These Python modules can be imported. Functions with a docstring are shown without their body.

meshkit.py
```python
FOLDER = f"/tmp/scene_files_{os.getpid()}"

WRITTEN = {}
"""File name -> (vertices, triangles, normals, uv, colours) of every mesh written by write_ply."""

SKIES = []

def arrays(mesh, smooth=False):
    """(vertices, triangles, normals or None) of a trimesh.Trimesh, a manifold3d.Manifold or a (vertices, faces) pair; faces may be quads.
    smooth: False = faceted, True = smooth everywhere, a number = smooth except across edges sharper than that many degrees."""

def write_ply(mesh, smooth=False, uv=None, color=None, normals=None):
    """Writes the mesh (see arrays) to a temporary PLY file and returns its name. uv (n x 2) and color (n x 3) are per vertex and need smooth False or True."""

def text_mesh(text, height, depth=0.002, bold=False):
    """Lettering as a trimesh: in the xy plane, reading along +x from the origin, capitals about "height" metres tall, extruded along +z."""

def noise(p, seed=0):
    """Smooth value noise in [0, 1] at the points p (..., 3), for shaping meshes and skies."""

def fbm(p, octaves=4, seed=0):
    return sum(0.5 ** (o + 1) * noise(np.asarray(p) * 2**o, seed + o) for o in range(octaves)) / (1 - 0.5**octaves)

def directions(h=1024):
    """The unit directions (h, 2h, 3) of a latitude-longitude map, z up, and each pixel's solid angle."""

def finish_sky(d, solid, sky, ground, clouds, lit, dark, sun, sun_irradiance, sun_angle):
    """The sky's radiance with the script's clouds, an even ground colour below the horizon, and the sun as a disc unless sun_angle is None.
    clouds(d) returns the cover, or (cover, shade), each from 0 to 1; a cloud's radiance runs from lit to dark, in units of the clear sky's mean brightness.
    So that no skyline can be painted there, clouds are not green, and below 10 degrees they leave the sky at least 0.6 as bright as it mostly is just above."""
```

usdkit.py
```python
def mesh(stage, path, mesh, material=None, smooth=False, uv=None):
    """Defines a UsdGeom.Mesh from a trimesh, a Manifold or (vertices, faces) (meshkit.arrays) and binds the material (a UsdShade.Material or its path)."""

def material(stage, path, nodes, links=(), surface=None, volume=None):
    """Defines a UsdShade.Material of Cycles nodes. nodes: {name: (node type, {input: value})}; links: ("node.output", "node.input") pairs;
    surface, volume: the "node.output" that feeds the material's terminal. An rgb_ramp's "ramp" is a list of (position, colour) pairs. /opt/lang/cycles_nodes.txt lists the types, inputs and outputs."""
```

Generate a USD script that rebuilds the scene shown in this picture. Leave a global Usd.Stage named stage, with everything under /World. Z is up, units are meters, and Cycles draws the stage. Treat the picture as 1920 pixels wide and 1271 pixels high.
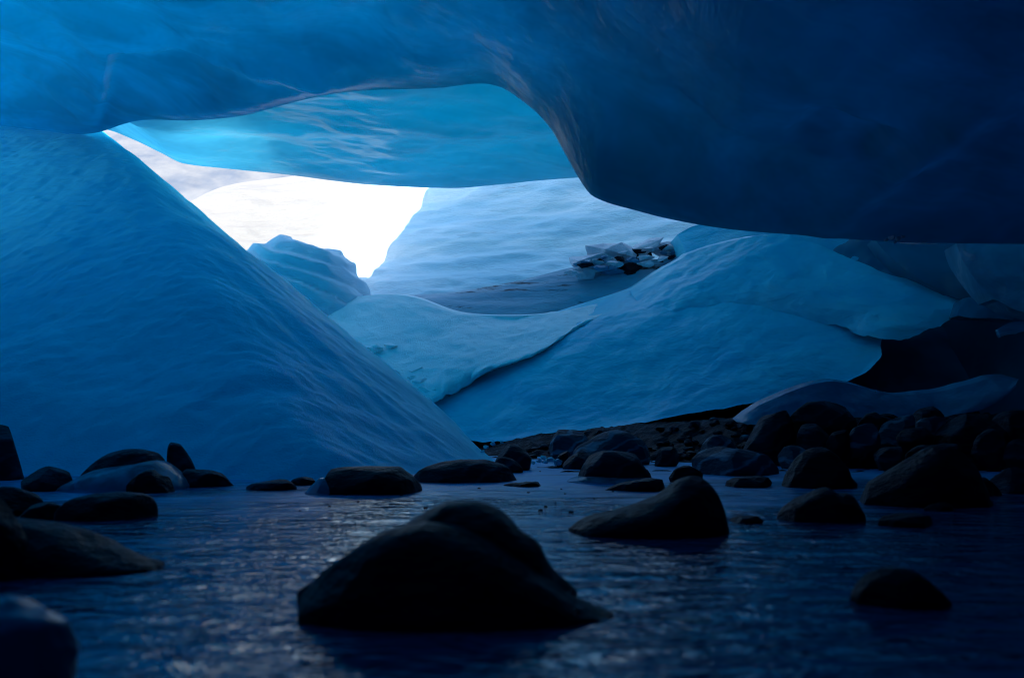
import math, numpy as np, trimesh, usdkit, meshkit
from scipy.interpolate import CubicSpline, PchipInterpolator
from pxr import Usd, UsdGeom, UsdLux, UsdShade, Gf, Sdf

stage = Usd.Stage.CreateInMemory()
UsdGeom.SetStageUpAxis(stage, 'Z')
world = UsdGeom.Xform.Define(stage, '/World')
stage.SetDefaultPrim(world.GetPrim())
UsdGeom.Scope.Define(stage, '/World/Looks')

# ------------------------------------------------------------------ camera, sky, sun, exposure
EYE = np.array([0.0, 0.0, 0.6])
FPX, W, H = 1600.0, 1920.0, 1271.0                      # focal length in pixels of the 1920 px wide photograph
PITCH = math.atan(155.0 / FPX)
cam = UsdGeom.Camera.Define(stage, '/World/camera')
cam.CreateHorizontalApertureAttr(36.0)
cam.CreateFocalLengthAttr(36.0 * FPX / W)
cam.CreateFStopAttr(1.6)
cam.CreateFocusDistanceAttr(15.0)
cam.CreateClippingRangeAttr(Gf.Vec2f(0.05, 2000))
cam.AddTranslateOp().Set(Gf.Vec3d(*EYE))
cam.AddRotateXOp().Set(90.0 + math.degrees(PITCH))
cam.CreateExposureAttr(1.65)

SUN = np.array([-0.30, -0.75, 0.58]); SUN /= np.linalg.norm(SUN)
dome = UsdLux.DomeLight.Define(stage, '/World/sky')
dome.GetPrim().SetCustomDataByKey('kind', 'structure')
skymat = usdkit.material(stage, '/World/Looks/sky', {
    's': ('sky_texture', {'sky_type': 'single_scattering', 'sun_disc': False, 'sun_elevation': math.asin(SUN[2]),
                          'sun_rotation': math.atan2(SUN[0], SUN[1]), 'ozone_density': 0.7, 'air_density': 1.0, 'aerosol_density': 0.7}),
    'b': ('background_shader', {'strength': 0.15})}, [('s.color', 'b.color')], surface='b.background')
UsdShade.MaterialBindingAPI.Apply(dome.GetPrim()).Bind(skymat)
sun = UsdLux.DistantLight.Define(stage, '/World/sun')
sun.CreateNormalizeAttr(True); sun.CreateIntensityAttr(0.5); sun.CreateAngleAttr(0.5); sun.CreateColorAttr(Gf.Vec3f(1.0, 0.95, 0.89))
_az, _el = math.degrees(math.atan2(SUN[1], SUN[0])), math.degrees(math.asin(SUN[2]))
sun.AddRotateZOp().Set(_az + 90.0)
sun.AddRotateXOp().Set(90.0 - _el)
# rotateX(90-el) tilts -z towards +y... verified below: light travels along -SUN

# ------------------------------------------------------------------ helpers
def at(px, py, d):
    """world point seen at pixel (px, py) of the photograph, d metres ahead of the camera (world y)"""
    u, v = (np.asarray(px, float) - W / 2) / FPX, (H / 2 - np.asarray(py, float)) / FPX
    c, s = math.cos(PITCH), math.sin(PITCH)
    X, Y, Z = u, c - s * v, s + c * v
    k = np.asarray(d, float) / Y
    return np.stack([EYE[0] + X * k, EYE[1] + Y * k, EYE[2] + Z * k], -1)

def ground_d(py):
    v = (H / 2 - py) / FPX
    Y, Z = math.cos(PITCH) - math.sin(PITCH) * v, math.sin(PITCH) + math.cos(PITCH) * v
    return -EYE[2] * Y / Z

_used = {}
def prim_path(name, parent='/World'):
    k = (parent, name); n = _used.get(k, -1) + 1; _used[k] = n
    return f'{parent}/{name}' + (f'_{n:03d}' if n else '')

def tag(p, label=None, cat=None, group=None, kind=None):
    p = p.GetPrim() if hasattr(p, 'GetPrim') else p
    for k, v in (('label', label), ('category', cat), ('group', group), ('kind', kind)):
        if v: p.SetCustomDataByKey(k, v)
    return p

def obj(name, mesh, mat, parent='/World', smooth=True, **kw):
    parent = parent if isinstance(parent, str) else str(parent.GetPath())
    m = usdkit.mesh(stage, prim_path(name, parent), mesh, mat, smooth=smooth)
    return tag(m, **kw)

def thing(name, loc=(0, 0, 0), **kw):
    x = UsdGeom.Xform.Define(stage, prim_path(name))
    x.AddTranslateOp().Set(Gf.Vec3d(*map(float, loc)))
    return tag(x, **kw)

def pieces(*parts):
    """pieces of a closed surface that share no vertices, so that smooth normals stop at their borders"""
    vs, fs, n = [], [], 0
    for v, f in parts:
        vs.append(v); fs.append(f + n); n += len(v)
    return np.vstack(vs), np.vstack(fs)

def grid_faces(nu, nv, flip=False):
    i, j = np.meshgrid(np.arange(nu - 1), np.arange(nv - 1), indexing='ij')
    a, b, c, d = i * nv + j, (i + 1) * nv + j, (i + 1) * nv + j + 1, i * nv + j + 1
    t = np.concatenate([np.stack([a, b, c], -1).reshape(-1, 3), np.stack([a, c, d], -1).reshape(-1, 3)])
    return t[:, ::-1] if flip else t

def grid_normals(P):
    n = np.cross(np.gradient(P, axis=0), np.gradient(P, axis=1))
    return n / (np.linalg.norm(n, axis=-1, keepdims=True) + 1e-12)

def solid(front, back, flip=False):
    """closed solid between two grids of the same shape (nu, nv, 3); front faces along cross(du, dv)"""
    nu, nv = front.shape[:2]
    out = [(front.reshape(-1, 3), grid_faces(nu, nv, flip)), (back.reshape(-1, 3), grid_faces(nu, nv, not flip))]
    for a, b, fl in ((front[0], back[0], False), (front[-1], back[-1], True), (front[:, 0], back[:, 0], True), (front[:, -1], back[:, -1], False)):
        strip = np.stack([a, b], 1)
        out.append((strip.reshape(-1, 3), grid_faces(len(a), 2, fl == flip)))
    return pieces(*out)

def spline_grid(rows, nu, nv):
    """rows of (px, py, depth) control points, all rows with the same number, smoothly interpolated: (nu, nv, 3)"""
    P = np.array([[at(*c) for c in r] for r in rows])
    P = CubicSpline(np.linspace(0, 1, P.shape[1]), P, axis=1)(np.linspace(0, 1, nu)) if P.shape[1] > 2 else P
    P = CubicSpline(np.linspace(0, 1, P.shape[0]), P, axis=0)(np.linspace(0, 1, nv)) if P.shape[0] > 2 else np.stack([P[0] + (P[1] - P[0]) * t for t in np.linspace(0, 1, nv)])
    return P.transpose(1, 0, 2)                          # u along a row, v down the rows

fbm = lambda p, o=4, s=0: meshkit.fbm(p, o, s) - 0.5
def ridged(p, o=4, s=0):
    return sum(0.5 ** (k + 1) * (1 - np.abs(2 * meshkit.noise(np.asarray(p) * 2 ** k, s + k) - 1)) for k in range(o))
def sstep(x, a, b):
    t = np.clip((x - a) / (b - a), 0, 1); return t * t * (3 - 2 * t)
def softmin(k, *zs):
    z = np.stack(zs); m = z.min(0)
    return m - k * np.log(np.exp(-(z - m) / k).sum(0))

def sheet(rows, nu, nv, thick, amp=0.0, scale=1.0, seed=0, stretch=(1, 1, 1), ripple=0.0, rscale=3.0, edge=True, ragged=0.0):
    """a slab of ice or snow: its seen face through the control points, thick = offset vector to its back"""
    P = spline_grid(rows, nu, nv)
    if ragged:                                           # broken lower rim and right end
        uu, vv = np.linspace(0, 1, nu)[:, None], np.linspace(0, 1, nv)[None]
        dv = P[:, -1] - P[:, -3]; dv /= np.linalg.norm(dv, axis=1, keepdims=True) + 1e-9
        du = P[-1] - P[-3]; du /= np.linalg.norm(du, axis=1, keepdims=True) + 1e-9
        jv = 2 * fbm(P[:, -1] * 1.3, 5, seed + 3) + 0.8 * (ridged(P[:, -1] * 2.5, 3, seed + 4) - 0.45); ju = 2 * fbm(P[-1] * 1.5, 5, seed + 5)
        P = P + (ragged * jv)[:, None, None] * dv[:, None] * (sstep(vv, 0.6, 1.0)[..., None]) + (ragged * ju)[None, :, None] * du[None] * sstep(uu, 0.7, 1.0)[..., None]
    N = grid_normals(P)
    if np.mean(N[..., 1]) > 0: N, flip = -N, True
    else: flip = False
    q = P * np.array(stretch)
    dsp = amp * 2 * fbm(q * scale, 4, seed) + ripple * (ridged(q * rscale, 3, seed + 9) - 0.5)
    if edge:                                             # rounded rims
        u, v = np.linspace(0, 1, nu)[:, None], np.linspace(0, 1, nv)[None]
        e = np.minimum(np.minimum(u, 1 - u) * 1.0, np.minimum(v, 1 - v))
        dsp = dsp * sstep(e, 0, 0.06) 
    P = P + N * dsp[..., None]
    B = P + np.array(thick, float)
    if edge:
        r = (1 - sstep(e, 0, 0.05))[..., None] * 0.35
        B = B - np.array(thick, float) * r
    return solid(P, B, flip)

# ------------------------------------------------------------------ materials
def M(name, nodes, links, surface='p.BSDF', volume=None):
    return usdkit.material(stage, f'/World/Looks/{name}', nodes, links, surface=surface, volume=volume)

def snow_mat(name, col, col2, bump=0.4, scale=6.0, stretch=(1, 1, 1), rough=0.65, rot=(0, 0, 0), dirt=None, lit_snow_left=None):
    n = {'g': ('geometry', {}), 'm': ('mapping', {'scale': stretch, 'rotation': rot}),
         'n1': ('noise_texture', {'scale': scale, 'detail': 6.0, 'roughness': 0.62}),
         'n2': ('noise_texture', {'scale': scale * 14, 'detail': 3.0}),
         'n3': ('noise_texture', {'scale': 0.5, 'detail': 5.0, 'roughness': 0.6}),
         'r': ('rgb_ramp', {'ramp': [(0.3, col2), (0.68, col)]}),
         'a': ('math', {'math_type': 'multiply_add', 'value2': 0.45}),
         'b': ('bump', {'strength': bump, 'distance': 0.05}),
         'p': ('principled_bsdf', {'roughness': rough, 'ior': 1.31})}
    l = [('g.position', 'm.vector'), ('m.vector', 'n1.vector'), ('m.vector', 'n2.vector'), ('m.vector', 'n3.vector'),
         ('n3.fac', 'r.fac'), ('r.color', 'p.base_color'), ('n2.fac', 'a.value1'), ('n1.fac', 'a.value3'),
         ('a.value', 'b.height'), ('b.normal', 'p.normal')]
    if dirt:
        lo, hi, dcol, dscale, dstretch = dirt
        n.update({'dm': ('mapping', {'scale': dstretch}), 'd': ('noise_texture', {'scale': dscale, 'detail': 7.0, 'roughness': 0.7, 'distortion': 0.4}),
                  'dr': ('map_range', {'from_min': lo, 'from_max': hi, 'clamp': True}), 'mx': ('mix_color', {'b': dcol})})
        l = [x for x in l if x[0] != 'r.color'] + [('g.position', 'dm.vector'), ('dm.vector', 'd.vector'), ('d.fac', 'dr.value'), ('dr.result', 'mx.fac'),
             ('r.color', 'mx.a'), ('mx.result', 'p.base_color')]
    if lit_snow_left:                                        # wall turns to snow on its left, coloured darker and warmer where sunlit
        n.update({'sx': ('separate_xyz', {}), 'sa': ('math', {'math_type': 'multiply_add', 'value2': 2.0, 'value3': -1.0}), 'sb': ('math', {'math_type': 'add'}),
                  'sr': ('map_range', {'from_min': lit_snow_left[0], 'from_max': lit_snow_left[1], 'clamp': True}), 'sm': ('mix_color', {'a': (0.36, 0.337, 0.305)})})
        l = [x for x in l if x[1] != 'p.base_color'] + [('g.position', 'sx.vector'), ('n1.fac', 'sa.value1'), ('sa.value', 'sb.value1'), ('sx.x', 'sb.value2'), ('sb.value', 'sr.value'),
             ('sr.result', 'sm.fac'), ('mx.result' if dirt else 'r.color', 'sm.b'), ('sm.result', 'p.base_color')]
    return M(name, n, l)

def ice_mat(name, col, col2, trans, absorb=None, density=1.0, bump=0.3, scale=2.0, stretch=(1, 1, 1), rough=0.28, tfac=0.5, gloss=0.4, rot=(0, 0, 0)):
    """glacier ice: scatters light back and lets it through; what it lets through is absorbed by the ice's thickness"""
    n = {'g': ('geometry', {}), 'm': ('mapping', {'scale': stretch, 'rotation': rot}),
         'n1': ('noise_texture', {'scale': scale, 'detail': 6.0, 'roughness': 0.6, 'distortion': 0.3}),
         'n3': ('noise_texture', {'scale': scale * 0.4, 'detail': 4.0, 'roughness': 0.65, 'distortion': 0.6}),
         'r': ('rgb_ramp', {'ramp': [(0.32, col2), (0.6, col), (0.66, tuple(np.array(col) * 0.8 + 0.16)), (0.72, col)]}),
         'b': ('bump', {'strength': bump, 'distance': 0.12}),
         'd': ('diffuse_bsdf', {}), 't': ('translucent_bsdf', {}), 'tr': ('rgb_ramp', {'ramp': [(0.34, tuple(np.array(trans) * 0.62)), (0.66, trans)]}), 'dt': ('mix_closure', {'fac': tfac}),
         'gl': ('glossy_bsdf', {'color': (0.9, 0.95, 1.0), 'roughness': rough}),
         'lw': ('layer_weight', {'blend': 0.5}), 'pw': ('math', {'math_type': 'power', 'value2': 3.5}),
         'ml': ('math', {'math_type': 'multiply_add', 'value2': gloss, 'value3': 0.025}), 'mix': ('mix_closure', {})}
    l = [('g.position', 'm.vector'), ('m.vector', 'n1.vector'), ('m.vector', 'n3.vector'), ('n3.fac', 'r.fac'), ('r.color', 'd.color'), ('n3.fac', 'tr.fac'), ('tr.color', 't.color'),
         ('n1.fac', 'b.height'), ('b.normal', 'd.normal'), ('b.normal', 'gl.normal'),
         ('d.BSDF', 'dt.closure1'), ('t.BSDF', 'dt.closure2'), ('lw.facing', 'pw.value1'), ('pw.value', 'ml.value1'), ('ml.value', 'mix.fac'),
         ('dt.closure', 'mix.closure1'), ('gl.BSDF', 'mix.closure2')]
    vol = None
    if absorb is not None:
        n['v'] = ('absorption_volume', {'color': absorb, 'density': density}); vol = 'v.volume'
    return M(name, n, l, 'mix.closure', vol)

ROOF = ice_mat('roof_ice', (0.03, 0.54, 0.74), (0.012, 0.42, 0.66), (0.05, 0.76, 0.98), (0.0, 0.835, 0.885), 1.5, bump=0.9, scale=1.5, stretch=(0.7, 0.9, 1), tfac=0.86, gloss=0.22)
SLAB = ice_mat('slab_ice', (0.12, 0.64, 0.80), (0.05, 0.54, 0.76), (0.45, 0.90, 1.0), (0.0, 0.83, 0.89), 1.05, bump=0.4, scale=0.9, stretch=(0.5, 1.0, 1), gloss=0.3, tfac=0.7)
MOUND = ice_mat('mound_ice', (0.16, 0.82, 0.96), (0.015, 0.66, 0.88), (0.3, 0.6, 0.8), None, bump=0.8, scale=1.3, stretch=(0.8, 1, 1.7), tfac=0.12, rough=0.35, rot=(0, 0.5, 0))
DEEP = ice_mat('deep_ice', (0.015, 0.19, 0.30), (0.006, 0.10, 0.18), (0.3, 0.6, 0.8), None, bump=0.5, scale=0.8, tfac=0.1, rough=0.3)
CLEAR = ice_mat('clear_ice', (0.08, 0.32, 0.46), (0.03, 0.20, 0.34), (0.2, 0.55, 0.8), None, bump=0.5, scale=3.0, tfac=0.4, rough=0.12, gloss=0.6)
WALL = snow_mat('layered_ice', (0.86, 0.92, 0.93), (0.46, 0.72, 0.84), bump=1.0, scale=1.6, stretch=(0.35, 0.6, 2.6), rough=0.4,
                dirt=(0.66, 0.74, (0.10, 0.12, 0.15), 0.9, (0.25, 0.5, 3.0)), lit_snow_left=(-6.6, -3.9))
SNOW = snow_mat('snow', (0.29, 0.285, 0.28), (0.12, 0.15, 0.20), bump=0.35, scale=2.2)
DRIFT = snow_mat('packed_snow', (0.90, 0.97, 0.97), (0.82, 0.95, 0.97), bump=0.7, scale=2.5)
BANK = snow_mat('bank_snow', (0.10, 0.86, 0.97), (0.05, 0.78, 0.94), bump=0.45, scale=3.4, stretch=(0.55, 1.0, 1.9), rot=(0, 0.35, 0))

def rock_mat(name, col, col2, band=(0.16, 0.17, 0.18), rough=0.5, scale=1.0, amount=0.5, rot=(0.5, 0.9, 0.3)):
    n = {'t': ('texture_coordinate', {}), 'm': ('mapping', {'scale': (scale, scale, scale * 2.2), 'rotation': rot}),
         'n1': ('noise_texture', {'scale': 3.0, 'detail': 8.0, 'roughness': 0.65}),
         'w': ('wave_texture', {'bands_direction': 'z', 'scale': 1.1, 'distortion': 9.0, 'detail': 4.0, 'detail_scale': 1.4}),
         'wr': ('map_range', {'from_min': 0.72, 'from_max': 1.0, 'to_max': amount, 'clamp': True}),
         'r': ('rgb_ramp', {'ramp': [(0.3, col2), (0.7, col)]}), 'mx': ('mix_color', {'b': band}),
         'n2': ('noise_texture', {'scale': 7.0, 'detail': 5.0, 'roughness': 0.6}), 'a': ('math', {'math_type': 'multiply_add', 'value2': 0.10}),
         'b': ('bump', {'strength': 0.9, 'distance': 0.06}), 'p': ('principled_bsdf', {'roughness': rough, 'ior': 1.36, 'specular_ior_level': 0.18, 'specular_tint': (0.25, 0.6, 1.0)})}
    l = [('t.object', 'm.vector'), ('m.vector', 'n1.vector'), ('m.vector', 'w.vector'), ('m.vector', 'n2.vector'), ('n1.fac', 'r.fac'), ('r.color', 'mx.a'),
         ('w.fac', 'wr.value'), ('wr.result', 'mx.fac'), ('mx.result', 'p.base_color'), ('w.fac', 'a.value1'), ('n2.fac', 'a.value3'), ('a.value', 'b.height'), ('b.normal', 'p.normal')]
    return M(name, n, l)
BLACKROCK = rock_mat('black_wet_rock', (0.004, 0.010, 0.017), (0.002, 0.004, 0.008), (0.010, 0.022, 0.032), rough=0.5, amount=0.3)
DARKROCK = rock_mat('dark_gneiss', (0.012, 0.026, 0.040), (0.005, 0.012, 0.019), (0.035, 0.075, 0.10), rough=0.55)
BANDROCK = rock_mat('banded_gneiss', (0.03, 0.07, 0.10), (0.014, 0.032, 0.048), (0.13, 0.27, 0.33), rough=0.55, amount=0.7)
DEBRIS = rock_mat('grit', (0.008, 0.018, 0.028), (0.003, 0.007, 0.011), (0.02, 0.04, 0.055), scale=4.0)

FLOOR = M('frozen_stream_ice', {
    'g': ('geometry', {}), 'm': ('mapping', {'scale': (0.55, 1.0, 1.0)}), 'm2': ('mapping', {'scale': (0.5, 1.0, 1.0)}),
    'n1': ('noise_texture', {'scale': 7.0, 'detail': 3.0, 'roughness': 0.6, 'distortion': 0.8}), 'n2': ('noise_texture', {'scale': 2.5, 'detail': 2.0, 'roughness': 0.5}),
    'f': ('noise_texture', {'scale': 0.9, 'detail': 7.0, 'roughness': 0.62, 'distortion': 0.5}),
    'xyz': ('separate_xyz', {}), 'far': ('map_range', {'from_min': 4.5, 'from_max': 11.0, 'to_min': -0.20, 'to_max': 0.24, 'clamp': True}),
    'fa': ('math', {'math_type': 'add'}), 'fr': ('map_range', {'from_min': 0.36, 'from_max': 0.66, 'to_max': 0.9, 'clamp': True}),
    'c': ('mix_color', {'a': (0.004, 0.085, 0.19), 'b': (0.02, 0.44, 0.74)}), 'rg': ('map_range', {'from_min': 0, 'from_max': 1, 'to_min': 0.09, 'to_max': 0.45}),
    'a': ('math', {'math_type': 'multiply_add', 'value2': 1.1}), 'b': ('bump', {'strength': 0.75, 'distance': 0.042}),
    'p': ('principled_bsdf', {'ior': 1.45, 'specular_tint': (0.5, 0.86, 1.0)})},
    [('g.position', 'm.vector'), ('g.position', 'm2.vector'), ('m.vector', 'n1.vector'), ('m.vector', 'n2.vector'), ('m2.vector', 'f.vector'),
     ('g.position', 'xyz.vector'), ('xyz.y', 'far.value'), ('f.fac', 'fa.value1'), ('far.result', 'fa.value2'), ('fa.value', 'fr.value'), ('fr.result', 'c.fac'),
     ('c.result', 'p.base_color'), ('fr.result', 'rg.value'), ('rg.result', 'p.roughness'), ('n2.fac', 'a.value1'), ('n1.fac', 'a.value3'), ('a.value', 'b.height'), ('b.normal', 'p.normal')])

# ------------------------------------------------------------------ the setting
# frozen stream: one sheet to the horizon
def plane(x0, x1, y0, y1, nx, ny, z):
    X, Y = np.meshgrid(np.linspace(x0, x1, nx), np.linspace(y0, y1, ny), indexing='ij')
    return np.stack([X, Y, z(X, Y) if callable(z) else np.full_like(X, z)], -1)
G = plane(-200, 200, -200, 200, 3, 3, 0.0)
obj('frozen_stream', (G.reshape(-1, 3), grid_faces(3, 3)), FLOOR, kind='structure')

# ice roof over the cave
LIP = [(-2200, 262, 19.5), (-600, 264, 20.6), (-150, 268, 21.2), (0, 267, 21.0), (100, 256, 20.0), (190, 247, 18.7), (232, 233, 18.0), (265, 226, 17.5), (370, 226, 16.6), (480, 212, 15.6), (630, 176, 14.6), (820, 167, 14.0),
       (935, 166, 13.5), (990, 200, 13.5), (1035, 246, 13.6), (1060, 290, 13.7), (1085, 335, 13.7), (1112, 370, 13.6), (1200, 398, 13.5), (1320, 421, 13.4), (1500, 440, 13.0), (1700, 455, 12.5), (1920, 458, 12.0), (2300, 465, 11.5), (3200, 470, 11.0)]
L = np.array([at(*c) for c in LIP])
lip_y, lip_z = PchipInterpolator(L[:, 0], L[:, 1]), PchipInterpolator(L[:, 0], L[:, 2])
xs = np.concatenate([np.linspace(-22, -12, 40)[:-1], np.linspace(-12, 7, 320), np.linspace(7, 15.5, 50)[1:]])
vs = 1 - np.linspace(1, 0, 230) ** 1.5
X = np.repeat(xs[:, None], len(vs), 1)
LY, LZ = lip_y(X), lip_z(X)
Y0 = -11.0
Y = Y0 + (LY - Y0) * vs[None]
back = LY - Y                                            # metres inside the lip
_g = np.linspace(-24, 24, 1921)
_k = np.exp(-0.5 * (np.arange(-120, 121) * 0.025 / 1.1) ** 2); _k /= _k.sum()
_zs = np.convolve(np.pad(lip_z(np.clip(_g - 0.8, L[0, 0], L[-1, 0])), 120, mode='edge'), _k, 'valid')
ZS = np.interp(X, _g, _zs) + 0.05
Z = ZS + (LZ - ZS) * (1 - sstep(back, 0.0, 2.6))
lipw = sstep(back, 0.0, 1.2)
# large soft scallops melted into the ceiling, a fine relief, and the big dents and ribs the picture shows
PX = np.stack([X, Y, Z], -1)
Z = Z + 0.55 * lipw * (fbm(PX * [0.35, 0.16, 0], 3, 11) + 0.12) * 2 * 0.8
Z = Z + 0.16 * lipw * 2 * fbm(PX * [0.9, 0.45, 0], 3, 21) + 0.09 * sstep(back, 0, 1.2) * (ridged(PX * [1.1, 0.5, 0], 4, 31) - 0.5) + 0.04 * sstep(back, 0, .3) * (ridged(PX * [3.4, 1.7, 0], 3, 32) - 0.5)
Z = Z - 0.10 * sstep(back, 0.0, 0.5) * (1 - sstep(back, 0.5, 2.2)) * sstep(X, -9, -6) * (1 - sstep(X, -3.2, -1.5))
def dent(px, py, d, wx, wy, depth, p=2):
    global Z
    c = at(px, py, d)
    Z = Z + depth * np.exp(-(np.abs((X - c[0]) / wx) ** p + np.abs((Y - c[1]) / wy) ** p))
bc = np.interp(X, [-11.5, -8.9, -7.9, -7.0, -5.7, -4.4, -3.1, -2.6], [0, 0.3, 1.2, 2.3, 1.9, 1.0, 0.15, 0])
Z = Z - 0.20 * sstep(bc, 0, 0.3) * sstep(back - bc + 0.15 * fbm(PX * [1.5, 1.5, 0], 2, 44), 0, 0.55) * (1 - sstep(back - bc, 0.4, 4.0))
def seen(px, py):
    v = np.stack([X - EYE[0], Y - EYE[1], Z - EYE[2]], -1)
    c, si = math.cos(PITCH), math.sin(PITCH)
    f_ = np.maximum(v[..., 1] * c + v[..., 2] * si, 1e-3); u_ = v[..., 2] * c - v[..., 1] * si
    e = (W / 2 + FPX * v[..., 0] / f_ - px) ** 2 + (H / 2 - FPX * u_ / f_ - py) ** 2 + 1e9 * (v[..., 1] < 1)
    k = np.unravel_index(e.argmin(), e.shape); return X[k], Y[k]
def dent_px(px0, py0, px1, py1, depth, p=2):
    a, b, t, u = seen(px0, (py0 + py1) / 2), seen(px1, (py0 + py1) / 2), seen((px0 + px1) / 2, py0), seen((px0 + px1) / 2, py1)
    cx, cy, wx, wy = (a[0] + b[0]) / 2, (t[1] + u[1]) / 2, abs(a[0] - b[0]) / 2, max(abs(t[1] - u[1]) / 2, 0.05)
    return depth * np.exp(-(np.abs((X - cx) / wx) ** p + np.abs((Y - cy) / wy) ** p) ** 1.0)
dz = dent_px(1480, 218, 1668, 296, 0.20, 8) + dent_px(1230, 235, 1470, 312, 0.10, 4) - dent_px(1672, 170, 1760, 420, 0.22, 2) + dent_px(1080, 250, 1240, 380, 0.12, 2) \
    + dent_px(500, 20, 1000, 140, 0.18, 2) + dent_px(60, 20, 420, 120, 0.16, 2) - dent_px(1200, 330, 1500, 420, 0.08, 2)
Z = Z + dz
under = np.stack([X, Y, Z], -1)
E2 = [(-900, 215, 21.5), (-100, 225, 21.8), (195, 243, 22.0), (250, 262, 22.0), (300, 286, 22.0), (345, 307, 22.0), (420, 316, 22.0), (530, 327, 22.0), (700, 347, 22.0), (840, 353, 22.0), (940, 346, 21.6), (1020, 338, 21.0), (1150, 330, 20.5), (1400, 330, 20.0), (2400, 330, 19.5)]
L2_ = np.array([at(*c) for c in E2])
thick = (1 + np.interp(X, [-7, -1], [0.6, 5.0]) * sstep(back, 10.5, 16)) * (1 + 10.0 * sstep(back, 3.4, 6.4) * sstep(X, -0.8, 2.2)) * (0.35 + 1.0 * sstep(back, 0, 3.0)) * np.interp(X, [-22, -9, -4, 0, 2, 5, 9, 15], [2.0, 2.1, 2.1, 2.1, 2.1, 4.5, 16, 32]) + np.interp(X, [-3, 3, 5, 8], [0, 0.2, 1.5, 5])
thick = np.maximum(thick, np.where(back < 1.2, 0, 0) + (np.interp(X, [-22, -9, -6, 2, 15], [1.2, 1.2, 1.35, 1.8, 5.0])) * (1 - sstep(back, 0.2, 1.0)))
thick = np.maximum(thick, (np.interp(X, L2_[:, 0], L2_[:, 2]) + 0.4 - Z) * (back < 0.35) * 1.0)
top = under + np.stack([np.zeros_like(X), np.zeros_like(X), thick + 0.3 * fbm(PX * 0.4, 3, 5)], -1)
obj('ice_roof', solid(under, top, True), ROOF, kind='structure')

# second, farther sheet of the roof: thin to the left, unseen top raised on the right to shade the wall
E2 = [(-900, 215, 21.5), (-100, 225, 21.8), (195, 243, 22.0), (250, 262, 22.0), (300, 286, 22.0), (345, 307, 22.0), (420, 316, 22.0), (530, 327, 22.0), (700, 347, 22.0), (840, 353, 22.0), (940, 346, 21.6), (1020, 338, 21.0), (1150, 330, 20.5), (1400, 330, 20.0), (2400, 330, 19.5)]
L2 = np.array([at(*c) for c in E2])
l2y, l2z = PchipInterpolator(L2[:, 0], L2[:, 1]), PchipInterpolator(L2[:, 0], L2[:, 2])
xs2 = np.concatenate([np.linspace(-21, -13, 20)[:-1], np.linspace(-13, 6, 260), np.linspace(6, 15, 20)[1:]])
vs2 = 1 - np.linspace(1, 0, 120) ** 1.4
X2 = np.repeat(xs2[:, None], len(vs2), 1)
S2 = lip_y(X2) + 0.12
Y2 = S2 + (l2y(X2) - S2) * vs2[None]
b2 = l2y(X2) - Y2
P2 = np.stack([X2, Y2, 0 * X2], -1)
Z2 = l2z(X2) + 0.25 * sstep(b2, 0, 2) + sstep(b2, 0, 1.0) * (0.30 * 2 * fbm(P2 * [0.35, 0.5, 0], 3, 51) + 0.10 * 2 * fbm(P2 * [0.8, 1.2, 0], 4, 61))
Z2 = np.maximum(Z2, lip_z(X2) + 0.18 + 0.0 * X2)
under2 = np.stack([X2, Y2, Z2], -1)
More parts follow.
